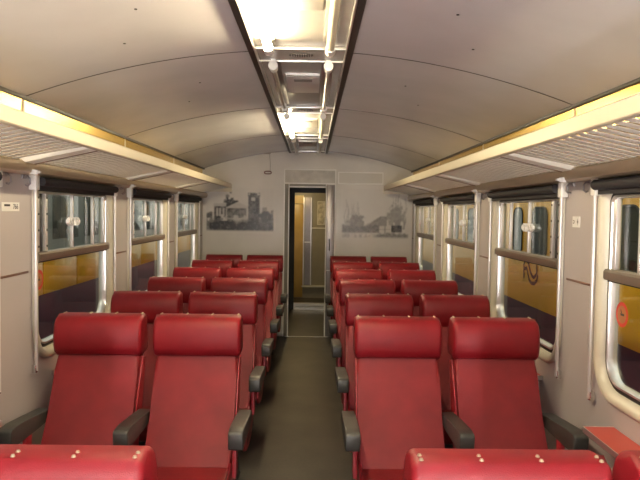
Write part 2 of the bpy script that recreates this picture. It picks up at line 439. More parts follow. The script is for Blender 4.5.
# printed views on the end wall: ink density per vertex on a fine grid
def mural(name, x0, x1, z0, z1, func, label):
    nx, nz = 120, 78
    me = bpy.data.meshes.new(name)
    vv = [(x0+(x1-x0)*i/nx, 0, z0+(z1-z0)*k/nz) for k in range(nz+1) for i in range(nx+1)]
    ff = [(k*(nx+1)+i, k*(nx+1)+i+1, (k+1)*(nx+1)+i+1, (k+1)*(nx+1)+i) for k in range(nz) for i in range(nx)]
    me.from_pydata([(a-(x0+x1)/2, b, c-z0) for a, b, c in vv], [], ff)
    at = me.attributes.new('ink', 'FLOAT', 'POINT')
    rng = np.random.default_rng(3)
    U, V = np.meshgrid(np.linspace(0, 1, nx+1), np.linspace(0, 1, nz+1))
    def fbm(sx, sz, seed):
        r = np.random.default_rng(seed); out = np.zeros_like(U); amp = 1.0; tot = 0
        for o in range(4):
            gx, gz = int(sx*2**o)+2, int(sz*2**o)+2
            g = r.random((gz+1, gx+1))
            a, b = U*(gx-0.001), V*(gz-0.001)
            i, j = a.astype(int), b.astype(int); fx, fz = a-i, b-j
            fx = fx*fx*(3-2*fx); fz = fz*fz*(3-2*fz)
            out += amp*((g[j, i]*(1-fx)+g[j, i+1]*fx)*(1-fz)+(g[j+1, i]*(1-fx)+g[j+1, i+1]*fx)*fz)
            tot += amp; amp *= 0.6
        return out/tot
    ink = np.clip(func(U, V, fbm, rng), 0, 1)
    for _ in range(2):       # soft photographic print
        q = np.pad(ink, 1, mode='edge'); ink = (q[:-2, 1:-1]+q[2:, 1:-1]+q[1:-1, :-2]+q[1:-1, 2:]+2*q[1:-1, 1:-1])/6
    ink = ink*(0.72+0.56*fbm(30, 20, 41))
    at.data.foreach_set('value', ink.astype(np.float32).ravel())
    if 'mural_print' not in MATS:
        m = bpy.data.materials.new('mural_print'); m.use_nodes = True
        N = m.node_tree.nodes; L = m.node_tree.links; b = N['Principled BSDF']
        a = N.new('ShaderNodeAttribute'); a.attribute_name = 'ink'
        mx = N.new('ShaderNodeMix'); mx.data_type = 'RGBA'
        mx.inputs[6].default_value = (0.78, 0.76, 0.73, 1); mx.inputs[7].default_value = (0.035, 0.036, 0.042, 1)
        L.new(a.outputs['Fac'], mx.inputs[0]); L.new(mx.outputs[2], b.inputs['Base Color'])
        b.inputs['Roughness'].default_value = 0.25; b.inputs['Specular IOR Level'].default_value = 0.6
        MATS['mural_print'] = m
    me.materials.append(MATS['mural_print'])
    o = inst(name, me, None, ((x0+x1)/2, YE-0.0035, z0))
    return tag(o, label, 'mural')

def smooth(a, b, x):
    t = np.clip((x-a)/(b-a), 0, 1); return t*t*(3-2*t)
def blob(U, V, cx, cz, rx, rz, n, k=0.9):
    d = ((U-cx)/rx)**2 + ((V-cz)/rz)**2 + (n-0.5)*2.6
    return k*(1-smooth(0.75, 1.15, d))
def rect(U, V, a, b, c, d, k):
    return k*((U > a) & (U < b) & (V > c) & (V < d))
def castle(U, V, fbm, rng):
    n1, n2, n3 = fbm(9, 6, 1), fbm(24, 16, 2), fbm(5, 3, 5)
    I = 0.06*(n3)
    mx = np.maximum
    I = mx(I, blob(U, V, 0.36, 0.62, 0.10, 0.13, n2, 0.75))
    I = mx(I, blob(U, V, 0.31, 0.78, 0.03, 0.05, n2, 0.6)); I = mx(I, blob(U, V, 0.36, 0.87, 0.018, 0.04, n2, 0.5))
    I = mx(I, rect(U, V, 0.12, 0.30, 0.12, 0.57, 0.72)*(0.75+0.5*n2))
    I = mx(I, rect(U, V, 0.30, 0.60, 0.30, 0.52, 0.62)*(0.6+0.8*n2))
    roof = ((V > 0.52) & (V < 0.66-0.10*np.abs(U-0.47)/0.14) & (np.abs(U-0.47) < 0.17)); I = np.where(roof, 0.14+0.1*n2, I)
    roof2 = ((V > 0.56) & (V < 0.62) & (U > 0.11) & (U < 0.30)); I = np.where(roof2, 0.15+0.15*n2, I)
    I = mx(I, rect(U, V, 0.62, 0.79, 0.05, 0.80, 0.70)*(0.75+0.5*n1))
    I = mx(I, rect(U, V, 0.61, 0.80, 0.79, 0.86, 0.72)*(n2 > 0.40))
    I = np.where((U > 0.665) & (U < 0.72) & (V > 0.68) & (V < 0.76), 0.25, I)
    I = mx(I, blob(U, V, 0.90, 0.22, 0.14, 0.30, n1, 0.75)); I = mx(I, rect(U, V, 0.80, 0.99, 0.03, 0.36, 0.72)*(0.8+0.3*n2))
    I = mx(I, rect(U, V, 0.83, 0.90, 0.36, 0.55, 0.45)); I = mx(I, rect(U, V, 0.95, 0.99, 0.36, 0.48, 0.55))
    I = mx(I, blob(U, V, 0.05, 0.36, 0.06, 0.08, n2, 0.7)); I = mx(I, blob(U, V, 0.05, 0.14, 0.08, 0.15, n2, 0.6))
    I = mx(I, (0.80*(1-smooth(0.16, 0.36, V+0.16*(n1-0.5))))*smooth(0.02, 0.07, U)*(0.85+0.3*n2))
    for a in (0.165, 0.21, 0.255): I = np.where((np.abs(U-a) < 0.012) & (V > 0.34) & (V < 0.52), 0.2, I)
    I = np.where((U > 0.22) & (U < 0.31) & (V > 0.24) & (V < 0.38) & (n2 > 0.45), 0.18, I)
    I = np.where((U > 0.40) & (U < 0.60) & (V > 0.28) & (V < 0.36) & (n2 > 0.52), 0.2, I)
    I *= smooth(0.0, 0.05, V)*smooth(0.0, 0.02, U)*(1-smooth(0.985, 1.0, U))*(1-smooth(0.93, 1.0, V))
    return I*1.3
def farm(U, V, fbm, rng):
    n1, n2, n3 = fbm(9, 6, 11), fbm(26, 16, 12), fbm(5, 3, 15)
    mx = np.maximum
    I = 0.07*n3
    I = mx(I, blob(U, V, 0.22, 0.34, 0.13, 0.16, n2, 0.55)); I = mx(I, blob(U, V, 0.80, 0.48, 0.14, 0.20, n2, 0.45))
    I = mx(I, 0.62*(smooth(0.10, 0.14, V)-smooth(0.26, 0.32, V+0.12*(n1-0.5)))*(U < 0.46))
    rf = (V > 0.26) & (V < 0.46-0.9*np.maximum(0, 0.58-U)) & (U > 0.44) & (U < 0.67); I = np.where(rf, 0.40+0.25*n2, I)
    I = mx(I, rect(U, V, 0.46, 0.56, 0.12, 0.27, 0.65))
    I = np.where((U > 0.56) & (U < 0.73) & (V > 0.11) & (V < 0.26), 0.10, I)
    I = np.where((np.abs(U-0.645) < 0.008) & (V > 0.11) & (V < 0.26), 0.6, I); I = np.where((np.abs(V-0.19) < 0.01) & (U > 0.56) & (U < 0.73), 0.45, I)
    I = mx(I, rect(U, V, 0.74, 0.90, 0.14, 0.28, 0.80))
    I = mx(I, 0.60*(smooth(0.02, 0.05, V)-smooth(0.09, 0.13, V+0.10*(n2-0.5)))*smooth(0.42, 0.55, U))
    I = mx(I, 0.35*(smooth(0.0, 0.04, V)-smooth(0.08, 0.12, V))*smooth(0.35, 0.6, n2))
    r = np.random.default_rng(21)
    for k in range(26):          # bare trees
        left = k < 12
        b = r.uniform(0.03, 0.28) if left else r.uniform(0.76, 0.93)
        t = b + r.uniform(-0.07, 0.07); h = r.uniform(0.5, 0.8) if left else r.uniform(0.6, 0.99)
        f = np.clip((V-0.2)/(h-0.2), 0, 1); c = b + (t-b)*f + 0.012*np.sin(9*f+k)
        I = mx(I, (0.42 if left else 0.55)*(1-0.55*f)*(np.abs(U-c) < 0.010*(1-0.5*f))*(V > 0.2)*(V < h))
    I *= smooth(0.0, 0.03, V)*smooth(0.0, 0.03, U)*(1-smooth(0.97, 1.0, U))
    return I*1.2
mural('mural', -1.375, -0.455, 1.42, 2.03, castle, 'grey printed view of old buildings and dark trees left of the doorway')
mural('mural', 0.455, 1.38, 1.345, 2.02, farm, 'pale grey printed view of a farmhouse and bare trees right of the doorway')

# emergency pull handle hanging left of the door
ph = tag(empty('pull_handle', (-0.54, YE-0.05, 2.22)), 'small red rimmed pull handle hanging from a cord left of the doorway', 'handle')
bm = bmesh.new()
ring = [(0.045*math.copysign(abs(math.cos(t))**0.6, math.cos(t)), 0, 0.017*math.copysign(abs(math.sin(t))**0.6, math.sin(t))) for t in [2*math.pi*k/24 for k in range(25)]]
path(bm, ring, 0.007); obj('grip', bm, mat('dark_red_plastic', (0.16, 0.03, 0.025, 1), rough=0.4), ph)
boxo('grip_face', M_WHITE, ph, -0.036, 0.036, -0.003, 0.003, -0.012, 0.012)
bm = bmesh.new(); path(bm, [(0.03, 0, 0.015), (0.032, 0, 0.12), (0.02, 0, 0.25)], 0.003, 6); obj('cord', bm, M_BRUSH, ph)
boxo('mount_plate', M_CHAN, ph, -0.06, 0.03, -0.035, 0.04, 0.25, 0.262)

# ------------------------------------------------------------------ windows
def window_meshes(s):
    Mx = {}
    zc = (WZ0+WZ1)/2
    def ringmesh(name, wo, ho, rb, rt, wi, hi, rbi, rti, prof, m):
        """prof: list of (t, depth) with t=0 outer rim, 1 inner rim; depth>0 points outdoors"""
        bm = bmesh.new(); A = rrect(wo, ho, rb, rt); B = rrect(wi, hi, rbi, rti)
        loops = []
        for t, dd in prof:
            loops.append([bm.verts.new((s*dd, a[0]*(1-t)+b[0]*t, a[1]*(1-t)+b[1]*t)) for a, b in zip(A, B)])
        n = len(A)
        for i in range(len(loops)-1):
            for k in range(n):
                bm.faces.new((loops[i][k], loops[i][(k+1) % n], loops[i+1][(k+1) % n], loops[i+1][k]))
        return mesh(name, bm, m, 50)
    Mx['frame'] = ringmesh('window_frame', 1.33, 1.006, 0.19, 0.09, 1.21, 0.896, 0.14, 0.05,
                           [(0, 0.0), (0.05, -0.014), (0.2, -0.020), (0.55, -0.018), (0.8, -0.006), (1.0, 0.012), (1.0, 0.07)], M_CREAM)
    Mx['gasket'] = ringmesh('gasket', 1.21, 0.896, 0.14, 0.05, 1.17, 0.856, 0.12, 0.035,
                            [(0, 0.016), (0.3, 0.012), (1.0, 0.014), (1.0, 0.05)], M_BLACK)
    Mx['sash'] = ringmesh('sash_frame', 1.175, 0.861, 0.122, 0.037, 1.145, 0.831, 0.105, 0.025,
                          [(0, 0.014), (0.2, 0.008), (0.8, 0.008), (1.0, 0.014), (1.0, 0.05)], M_ALU)
    bm = bmesh.new()
    prism(bm, [(-s*0.008, -0.026), (-s*0.012, -0.020), (-s*0.012, 0.012), (-s*0.004, 0.022), (s*0.05, 0.022), (s*0.05, -0.026)], 'y', -0.595, 0.595)
    Mx['bar'] = mesh('cross_bar', bm, M_BAR)
    bm = bmesh.new(); box(bm, s*0.012-0.006, s*0.012+0.006, -0.59, 0.59, -0.034, -0.027); Mx['seal'] = mesh('bar_seal', bm, M_BLACK)
    def up(wd, m, nm):
        bm = bmesh.new(); box(bm, s*0.022-0.010, s*0.022+0.010, -wd/2, wd/2, 0, 0.335, bev=0.002); return mesh(nm, bm, m)
    Mx['up_w'] = up(0.030, M_PALE, 'upright'); Mx['up_n'] = up(0.018, M_PALE, 'upright'); Mx['up_d'] = up(0.055, M_BLACK, 'upright')
    bm = bmesh.new(); tube(bm, (0, 0, 0), (-s*0.003, 0, 0), 0.006, 8); Mx['screw'] = mesh('screw', bm, M_DARK)
    def pane(y0, y1, z0, z1, rb, nm, dd):
        bm = bmesh.new(); pts = rrect(y1-y0, z1-z0, rb, 0.01, 6)
        cy, cz = (y0+y1)/2, (z0+z1)/2
        prism(bm, [(cy+p[0], cz+p[1]) for p in pts], 'x', s*dd, s*(dd+0.004))
        return mesh(nm, bm, M_GLASS, 0)
    Mx['pane_lo'] = pane(-0.58, 0.58, -0.425, 0.055, 0.10, 'lower_pane', 0.035)
    Mx['pane_a'] = pane(-0.58, -0.03, 0.085, 0.422, 0.02, 'upper_pane', 0.030)
    Mx['pane_b'] = pane(-0.06, 0.58, 0.085, 0.422, 0.02, 'upper_pane', 0.040)
    bm = bmesh.new(); tube(bm, (0, -0.64, 0), (0, 0.64, 0), 0.024, 14)
    box(bm, -0.004+s*0.012, 0.004+s*0.012, -0.63, 0.63, -0.045, 0.0)
    Mx['blind'] = mesh('roller_blind', bm, M_BLIND)
    bm = bmesh.new(); tube(bm, (0, 0, -1.02), (0, 0, 0), 0.009, 12); Mx['pole'] = mesh('guide_pole', bm, M_PALE)
    bm = bmesh.new(); box(bm, -0.020, 0.020, -0.026, 0.026, -0.06, 0.02, bev=0.006); Mx['brk'] = mesh('pole_bracket', bm, M_WHITE)
    bm = bmesh.new(); box(bm, -0.010, 0.014, -0.015, 0.015, -0.03, 0.015, bev=0.004); Mx['foot'] = mesh('pole_foot', bm, M_STEEL)
    # latch: white pointed grips either side of the meeting stile
    bm = bmesh.new()
    for q in (-1, 1):
        for o_ in (0.016, 0.060):
            prism(bm, [(q*o_, 0.026), (q*(o_+0.036), 0.008), (q*(o_+0.036), -0.008), (q*o_, -0.026), (q*(o_+0.010), 0.0)], 'x', -s*0.006, s*0.014)
    Mx['latch'] = mesh('latch', bm, M_TRIM)
    return Mx, zc
widx = 0
for s in (-1, 1):
    Mx, zc = window_meshes(s)
    for wi, c in enumerate(WC):
        widx += 1
        side = 'left' if s < 0 else 'right'
        o = struct(empty('window_%d' % widx, (s*HW, c, zc)), 'framed carriage window in the %s wall' % side)
        fr = inst('window_frame', Mx['frame'], o)
        inst('gasket', Mx['gasket'], o); inst('sash_frame', Mx['sash'], o)
        b_ = inst('cross_bar', Mx['bar'], o, (0, 0, 0.070)); inst('bar_seal', Mx['seal'], b_)
        inst('lower_pane', Mx['pane_lo'], o); inst('upper_pane', Mx['pane_a'], o); inst('upper_pane', Mx['pane_b'], o)
        for y in (-0.555, -0.445):
            u = inst('upright', Mx['up_w'], o, (0, y, 0.093))
            for z in (0.03, 0.12, 0.21, 0.30): inst('screw', Mx['screw'], u, (s*0.012, 0, z))
        inst('upright', Mx['up_d'], o, (s*0.012, -0.50, 0.093))
        inst('upright', Mx['up_n'], o, (0, -0.045, 0.093))
        inst('upright', Mx['up_n'], o, (0, 0.33, 0.093)); inst('upright', Mx['up_w'], o, (0, 0.55, 0.093))
        inst('latch', Mx['latch'], o, (s*0.008, -0.045, 0.255))
        inst('roller_blind', Mx['blind'], o, (-s*0.042, 0, 0.478))
        for y in (-0.69, 0.665):
            p = inst('guide_pole', Mx['pole'], o, (-s*0.030, y, 0.49))
            inst('pole_bracket', Mx['brk'], p, (s*0.006, 0, 0.0)); inst('pole_foot', Mx['foot'], p, (s*0.010, 0, -1.0))

# ------------------------------------------------------------------ luggage racks
def rack(s, label):
    root = tag(empty('luggage_rack', (s*HW, 0, 1.93)), label, 'luggage rack', 'luggage racks above the windows')
    RY0, RY1 = 0.35, 8.45
    L_ = lambda x, z: (s*(x-HW), z-1.93)
    bm = bmesh.new()
    prism(bm, [L_(1.004, 1.995), L_(1.000, 2.000), L_(1.000, 2.050), L_(1.006, 2.057), L_(1.022, 2.057), L_(1.030, 2.05), L_(1.030, 1.995)], 'y', RY0, RY1)
    obj('front_lip', bm, M_LIP, root)
    bm = bmesh.new()
    prism(bm, [L_(1.42, 1.872), L_(1.375, 1.872), L_(1.357, 1.882), L_(1.352, 1.908), L_(1.357, 1.930), L_(1.372, 1.940), L_(1.42, 1.940)], 'y', RY0, YE)
    obj('wall_rail', bm, M_RAIL, root)
    bm = bmesh.new(); prism(bm, [L_(1.03, 2.008), L_(1.03, 2.010), L_(1.375, 1.939), L_(1.375, 1.937)], 'y', -0.0235, 0.0235); sm = mesh('slat', bm, M_SLAT)
    bm = bmesh.new(); prism(bm, [L_(1.03, 1.999), L_(1.03, 2.014), L_(1.385, 1.945), L_(1.375, 1.922)], 'y', -0.055, 0.055); pm = mesh('support_plate', bm, M_SLAT)
    bm = bmesh.new(); prism(bm, [L_(1.03, 1.996), L_(1.03, 2.017), L_(1.385, 1.948), L_(1.375, 1.918)], 'y', -0.006, 0.006); dm = mesh('section_joint', bm, M_BROWN)
    bm = bmesh.new(); tube(bm, (0, 0, 0.012), (0, 0, -0.012), 0.020, 10); box(bm, -0.035, 0.035, -0.012, 0.012, -0.006, 0.006, bev=0.002); nm = mesh('wing_nut', bm, M_WHITE)
    js = [j for j in JT if RY0 < j < RY1-0.05]
    for j in js:
        inst('support_plate', pm, root, (0, j-0.045, 0))
        inst('section_joint', dm, root, (0, j+0.018, 0))
        inst('wing_nut', nm, root, (s*(1.385-HW)-s*0.03, j, -0.035-0.012))
    p = 0.0735
    y = RY0+0.04
    while y < RY1-0.02:
        if not any(-0.13 < y-j < 0.045 for j in js):
            inst('slat', sm, root, (0, y, 0))
        y += p
    boxo('end_bar', M_LIP, root, min(s*(1.0-HW), -s*0.0), max(s*(1.0-HW), -s*0.0), RY1, RY1+0.012, 0.02, 0.085)
rack(-1, 'slatted cream luggage rack along the left wall')
rack(1, 'slatted cream luggage rack along the right wall')

# ------------------------------------------------------------------ fluorescent lamps on the ceiling channel
def lamp(x, ya, yb, kind, label, group):
    z = 2.478
    root = tag(empty('fluorescent_lamp', (x, (ya+yb)/2, CZ+0.022)), label, 'lamp', group)
    h = (yb-ya)/2
    m, r = {'lit': (M_TUBE, 0.019), 'rear_fill': (M_TUBE2, 0.019), 'off': (M_UNLIT, 0.019), 'rod': (M_ROD, 0.011)}[kind]
    bm = bmesh.new(); tube(bm, (0, -h+0.03, -0.044), (0, h-0.03, -0.044), r, 16); obj('tube', bm, m, root)
    for q in (-1, 1):
        bm = bmesh.new()
        tube(bm, (0, q*h, -0.044), (0, q*(h-0.075), -0.044), 0.025, 16, 0.023)
        hd = obj('lampholder', bm, M_WHITE, root)
        bm = bmesh.new(); box(bm, -0.012, 0.012, q*(h-0.03)-0.014, q*(h-0.03)+0.014, -0.03, 0.0); obj('holder_stem', bm, M_ALU, hd)
    boxo('tray', M_CHAN if kind != 'rod' else M_BRUSH, root, -0.032, 0.032, -h+0.02, h-0.02, -0.008, 0.0, bev=0.002)
G = 'fluorescent lamps along the ceiling'
lamp(-0.148, 1.62, 3.08, 'lit', 'glowing yellow tube nearest the viewer, left of the ceiling channel', G)
lamp(0.142, 1.62, 3.08, 'off', 'unlit yellowish tube nearest the viewer, right of the ceiling channel', G)
lamp(-0.148, 3.38, 4.82, 'rod', 'unlit thin grey lamp on the left, between the two glowing tubes', G)
lamp(0.142, 3.38, 4.82, 'rod', 'unlit thin grey lamp on the right, second from the viewer', G)
lamp(-0.148, 5.14, 6.58, 'lit', 'glowing yellow tube further down, left of the ceiling channel', G)
lamp(0.142, 5.14, 6.58, 'off', 'unlit yellowish tube opposite the farther glowing one', G)
lamp(-0.148, 6.90, 8.34, 'rod', 'unlit thin grey lamp on the left, nearest the end wall', G)
lamp(0.142, 6.90, 8.34, 'rod', 'unlit thin grey lamp on the right, nearest the end wall', G)
for k, (ya, yb) in enumerate(((-0.14, 1.30),)):  # unseen overhead pair, added to brighten the near end
    for sx, nm in ((-0.148, 'left'), (0.142, 'right')):
        lamp(sx, ya, yb, 'rear_fill', 'added unseen neutral white fill tube on the %s of the channel, %s' % (nm, ('overhead', 'behind the viewer')[k]), G)

# two upright fill lamps added behind the viewer to brighten rack undersides and walls
for sx, nm in ((-0.62, 'left'), (0.62, 'right')):
    root = tag(empty('fill_wall_lamp', (sx, Y0, 0.86)), 'added unseen upright fill lamp on the %s of the end wall behind the viewer' % nm, 'lamp', G)
    boxo('tray', M_WHITE, root, -0.05, 0.05, 0.0, 0.03, -0.55, 0.55, bev=0.004)
    bm = bmesh.new(); tube(bm, (0, 0.06, -0.5), (0, 0.06, 0.5), 0.019, 16); obj('tube', bm, M_TUBE3, root)
    for q in (-1, 1):
        bm = bmesh.new(); tube(bm, (0, 0.06, q*0.535), (0, 0.06, q*0.47), 0.025, 16); box(bm, -0.015, 0.015, 0.02, 0.06, q*0.52-0.012, q*0.52+0.012); obj('lampholder', bm, M_WHITE, root)

# ------------------------------------------------------------------ seats
SW = 0.455
SZ = 0.978
def seat_meshes():
    S = {}
    Y = lambda pts: [(-f, z*SZ) for f, z in pts]      # seat faces -y
    bm = bmesh.new()
    prism(bm, Y([(0.020, 0.952), (0.048, 0.972), (0.060, 1.01), (0.062, 1.06), (0.056, 1.105), (0.042, 1.138), (0.022, 1.158), (0.000, 1.166),
                 (-0.040, 1.169), (-0.082, 1.168), (-0.096, 1.158), (-0.102, 1.13), (-0.104, 1.0), (-0.098, 0.955)]), 'x', -SW/2, SW/2, bev=0.022, seg=4)
    S['headrest'] = mesh('headrest', bm, M_RED, 50)
    bm = bmesh.new(); tube(bm, (0, 0, 0), (0, 0, 0.005), 0.0058, 10, 0.0035); S['stud'] = mesh('stud', bm, mat('dull_brass', (0.62, 0.52, 0.36, 1), rough=0.35, metal=0.8))
    bm = bmesh.new()
    fr = [(0.028, 0.965), (0.060, 0.88), (0.102, 0.78), (0.156, 0.67), (0.212, 0.58), (0.270, 0.50), (0.300, 0.455)]
    bk = [(0.18, 0.40), (0.10, 0.45), (0.04, 0.60), (-0.02, 0.78), (-0.075, 0.90), (-0.092, 0.965)]
    prism(bm, Y(fr+bk), 'x', -0.214, 0.214, bev=0.026, seg=4)
    S['backrest'] = mesh('backrest', bm, M_REDBACK, 50)
    bm = bmesh.new()
    prism(bm, Y([(0.20, 0.46), (0.30, 0.463), (0.50, 0.480), (0.62, 0.488), (0.665, 0.478), (0.685, 0.445), (0.675, 0.39), (0.64, 0.365), (0.20, 0.33)]), 'x', -0.212, 0.212, bev=0.024, seg=4)
    S['cushion'] = mesh('seat_cushion', bm, M_REDBACK, 50)
    bm = bmesh.new()
    prism(bm, Y([(-0.085, 0.93), (-0.030, 0.94), (0.045, 0.80), (0.115, 0.64), (0.19, 0.52), (0.28, 0.475), (0.42, 0.455), (0.58, 0.44), (0.63, 0.40), (0.63, 0.34), (0.585, 0.29), (0.50, 0.265),
                 (0.36, 0.245), (0.22, 0.262), (0.13, 0.33), (0.075, 0.44), (0.02, 0.58), (-0.04, 0.76)]), 'x', -0.008, 0.008, bev=0.004, seg=2)
    S['side'] = mesh('side_plate', bm, M_REDMETAL)
    bm = bmesh.new()
    prism(bm, Y([(0.060, 0.668), (0.075, 0.684), (0.25, 0.700), (0.42, 0.716), (0.490, 0.718), (0.506, 0.712), (0.512, 0.700), (0.506, 0.640), (0.498, 0.628), (0.480, 0.622), (0.20, 0.626), (0.075, 0.630), (0.060, 0.640)]),
          'x', -0.034, 0.034, bev=0.007, seg=3)
    S['arm'] = mesh('armrest', bm, M_ARM, 50)
    bm = bmesh.new()
    prism(bm, Y([(0.30, 0.44), (0.36, 0.44), (0.355, 0.635), (0.29, 0.635)]), 'x', -0.010, 0.010, bev=0.004, seg=2)
    S['post'] = mesh('armrest_post', bm, M_REDMETAL)
    bm = bmesh.new(); box(bm, -0.22, 0.22, -0.50, -0.25, 0.275, 0.335, bev=0.008); S['beam'] = mesh('seat_beam', bm, M_VDARK)
    bm = bmesh.new(); prism(bm, Y([(0.28, 0.28), (0.44, 0.28), (0.46, 0.03), (0.55, 0.0), (0.17, 0.0), (0.26, 0.03)]), 'x', -0.02, 0.02, bev=0.004, seg=2)
    S['leg'] = mesh('leg', bm, M_VDARK)
    return S
S = seat_meshes()
def seat(x, y, rz, arms, label):
    o = tag(empty('train_chair', (x, y, 0), rz), label, 'seat', 'red train seats in rows of two and two')
    h = inst('headrest', S['headrest'], o)
    for q in (-0.205, -0.068, 0.068, 0.205):
        for f in (-0.078, -0.052): inst('stud', S['stud'], h, (q, -f, 1.168*SZ))
    inst('backrest', S['backrest'], o); inst('seat_cushion', S['cushion'], o)
    inst('seat_beam', S['beam'], o); inst('leg', S['leg'], o, (-0.13, 0, 0)); inst('leg', S['leg'], o, (0.13, 0, 0))
    for q in (-1, 1): inst('side_plate', S['side'], o, (q*0.212, 0, 0))
    for a in arms:
        am = inst('armrest', S['arm'], o, (a, 0, 0))
        inst('armrest_post', S['post'], am, (-math.copysign(0.022, a), 0, 0))
    return o
ROW1, RP = 3.36, 0.945
ORD = ['first', 'second', 'third', 'fourth', 'fifth', 'sixth']
XA, XW = 0.528, 1.043
AO, WO = 0.262, 0.2575
for r in range(6):
    y = ROW1 + RP*r
    tail = '%s row facing the viewer' % ORD[r]
    seat(-XW, y, 0, (-0.262, WO), 'red vinyl window seat left of the aisle, ' + tail)
    seat(-XA, y, 0, (AO,), 'red vinyl aisle seat left of the aisle, ' + tail)
    seat(XA, y, 0, (-AO,), 'red vinyl aisle seat right of the aisle, ' + tail)
    seat(XW, y, 0, (-WO, 0.262), 'red vinyl window seat right of the aisle, ' + tail)
Y_B = 1.50
seat(-XW, Y_B, math.pi, (-WO, 0.262), 'red vinyl window seat turned away from the viewer, cut off at the left edge')
seat(-XA, Y_B, math.pi, (-AO,), 'red vinyl seat seen from behind with studded top, bottom left')
seat(XA, Y_B, math.pi, (AO,), 'red vinyl seat seen from behind with studded top, bottom right')
seat(XW, Y_B, math.pi, (WO, -0.262), 'red vinyl window seat turned away from the viewer, bottom right corner')

# ------------------------------------------------------------------ window tables
def table(s, c, label):
    root = tag(empty('window_table', (s*HW, c, 0.755)), label, 'table', 'narrow window tables')
    bm = bmesh.new()
    box(bm, min(-s*0.136, -s*0.003), max(-s*0.136, -s*0.003), -0.435, 0.435, -0.010, 0.010)
    obj('table_top', bm, M_TABLE, root)
    bm = bmesh.new()
    pts = [(0.0, -0.4415), (-s*0.138, -0.4415), (-s*0.1405, -0.436), (-s*0.1405, 0.436), (-s*0.138, 0.4415), (0, 0.4415), (0, 0.4355), (-s*0.136, 0.4355), (-s*0.136, -0.4355), (0, -0.4355)]
    prism(bm, pts, 'z', -0.013, 0.0115); obj('edge_strip', bm, M_ALU, root)
    bm = bmesh.new(); box(bm, min(-s*0.134, -s*0.004), max(-s*0.134, -s*0.004), -0.433, 0.433, -0.020, -0.0105)
    obj('underside', bm, M_BRUSH, root)
    for q in (-0.38, 0.38):
        bm = bmesh.new(); prism(bm, [(0, -0.020), (-s*0.11, -0.020), (-s*0.09, -0.030), (0, -0.09)], 'y', q-0.012, q+0.012); obj('bracket', bm, M_WHITE, root)
for s, side in ((-1, 'left'), (1, 'right')):
    for k, c in enumerate(WC[1:]):
        where = ['under the nearest window', 'under the second window', 'under the third window', 'under the window next to the end wall'][k]
        table(s, c + 0.03, 'narrow red topped table on the %s wall %s' % (side, where))

# ------------------------------------------------------------------ coat hooks, signs, stickers
hb = bmesh.new()
path(hb, [(0, 0, 0.02), (0.02, 0, 0.022), (0.034, 0, 0.008), (0.034, 0, -0.016), (0.022, 0, -0.028), (0.010, 0, -0.022)], 0.005)
hm = mesh('hook', hb, M_BRUSH)
pb = bmesh.new(); box(pb, 0, 0.008, -0.028, 0.028, 0.008, 0.034, bev=0.003); pm_ = mesh('hook_plate', pb, M_BRUSH)
for s, side in ((-1, 'left'), (1, 'right')):
    for k, j in enumerate([3.22, 4.98, 6.74]):
        for q in ((-0.11, 0.10) if k == 0 else (0.0,)):
            nm = ('nearest', 'middle', 'farthest')[k]
            o = tag(empty('coat_hook', (s*HW, j+q, 1.842), 0 if s < 0 else math.pi),
                    'small metal coat hook on the %s pillar of the %s wall%s' % (nm, side, '' if k else (', nearer one' if q < 0 else ', farther one')), 'hook', 'coat hooks below the racks')
            inst('hook', hm, o); inst('hook_plate', pm_, o)

def text(parent, body, size, m, loc, rot, name='lettering'):
    cu = bpy.data.curves.new(name, 'FONT'); cu.body = body; cu.size = size; cu.align_x = 'CENTER'; cu.align_y = 'CENTER'; cu.extrude = 0.0004
    t = bpy.data.objects.new(name, cu); C.objects.link(t)
    bpy.context.view_layer.update()
    me = bpy.data.meshes.new_from_object(t); bpy.data.objects.remove(t)
    me.name = name; me.materials.clear(); me.materials.append(m)
    return inst(name, me, parent, loc, rot)
RL = (math.pi/2, 0, math.pi/2)       # reads from the aisle on the left wall
RR = (math.pi/2, 0, -math.pi/2)
sg = tag(empty('seat_sign', (-HW, 3.20, 1.705)), 'white seat number label on the left pillar beside the window', 'sign')
boxo('sign_plate', M_WHITE, sg, 0, 0.003, -0.115, 0.065, -0.022, 0.022)
boxo('printed_bar', M_INK, sg, 0.003, 0.0034, -0.095, -0.035, 0.002, 0.012)
text(sg, '766', 0.036, M_INK, (0.0038, 0.022, 0.0), RL)
sg = tag(empty('seat_sign', (HW, 3.26, 1.668)), 'small cream pictogram label on the right pillar between two windows', 'sign')
boxo('sign_plate', M_WHITE, sg, -0.003, 0, -0.045, 0.045, -0.028, 0.028)
bm = bmesh.new(); prism(bm, [(0.030+0.012*math.cos(t), 0.010*math.sin(t)) for t in [math.pi*(0.25+1.5*k/10) for k in range(11)]] + [(0.030+0.006*math.cos(t), 0.005*math.sin(t)) for t in [math.pi*(1.75-1.5*k/10) for k in range(11)]], 'x', -0.0036, -0.003)
obj('pictogram', bm, mat('grey_ink', (0.16, 0.13, 0.10, 1), rough=0.6), sg)
bm = bmesh.new(); prism(bm, [(-0.012, 0), (-0.018, 0.007), (-0.020, 0.018), (-0.022, 0.007), (-0.028, 0), (-0.022, -0.007), (-0.020, -0.018), (-0.018, -0.007)], 'x', -0.0036, -0.003)
obj('pictogram', bm, M_INK, sg)
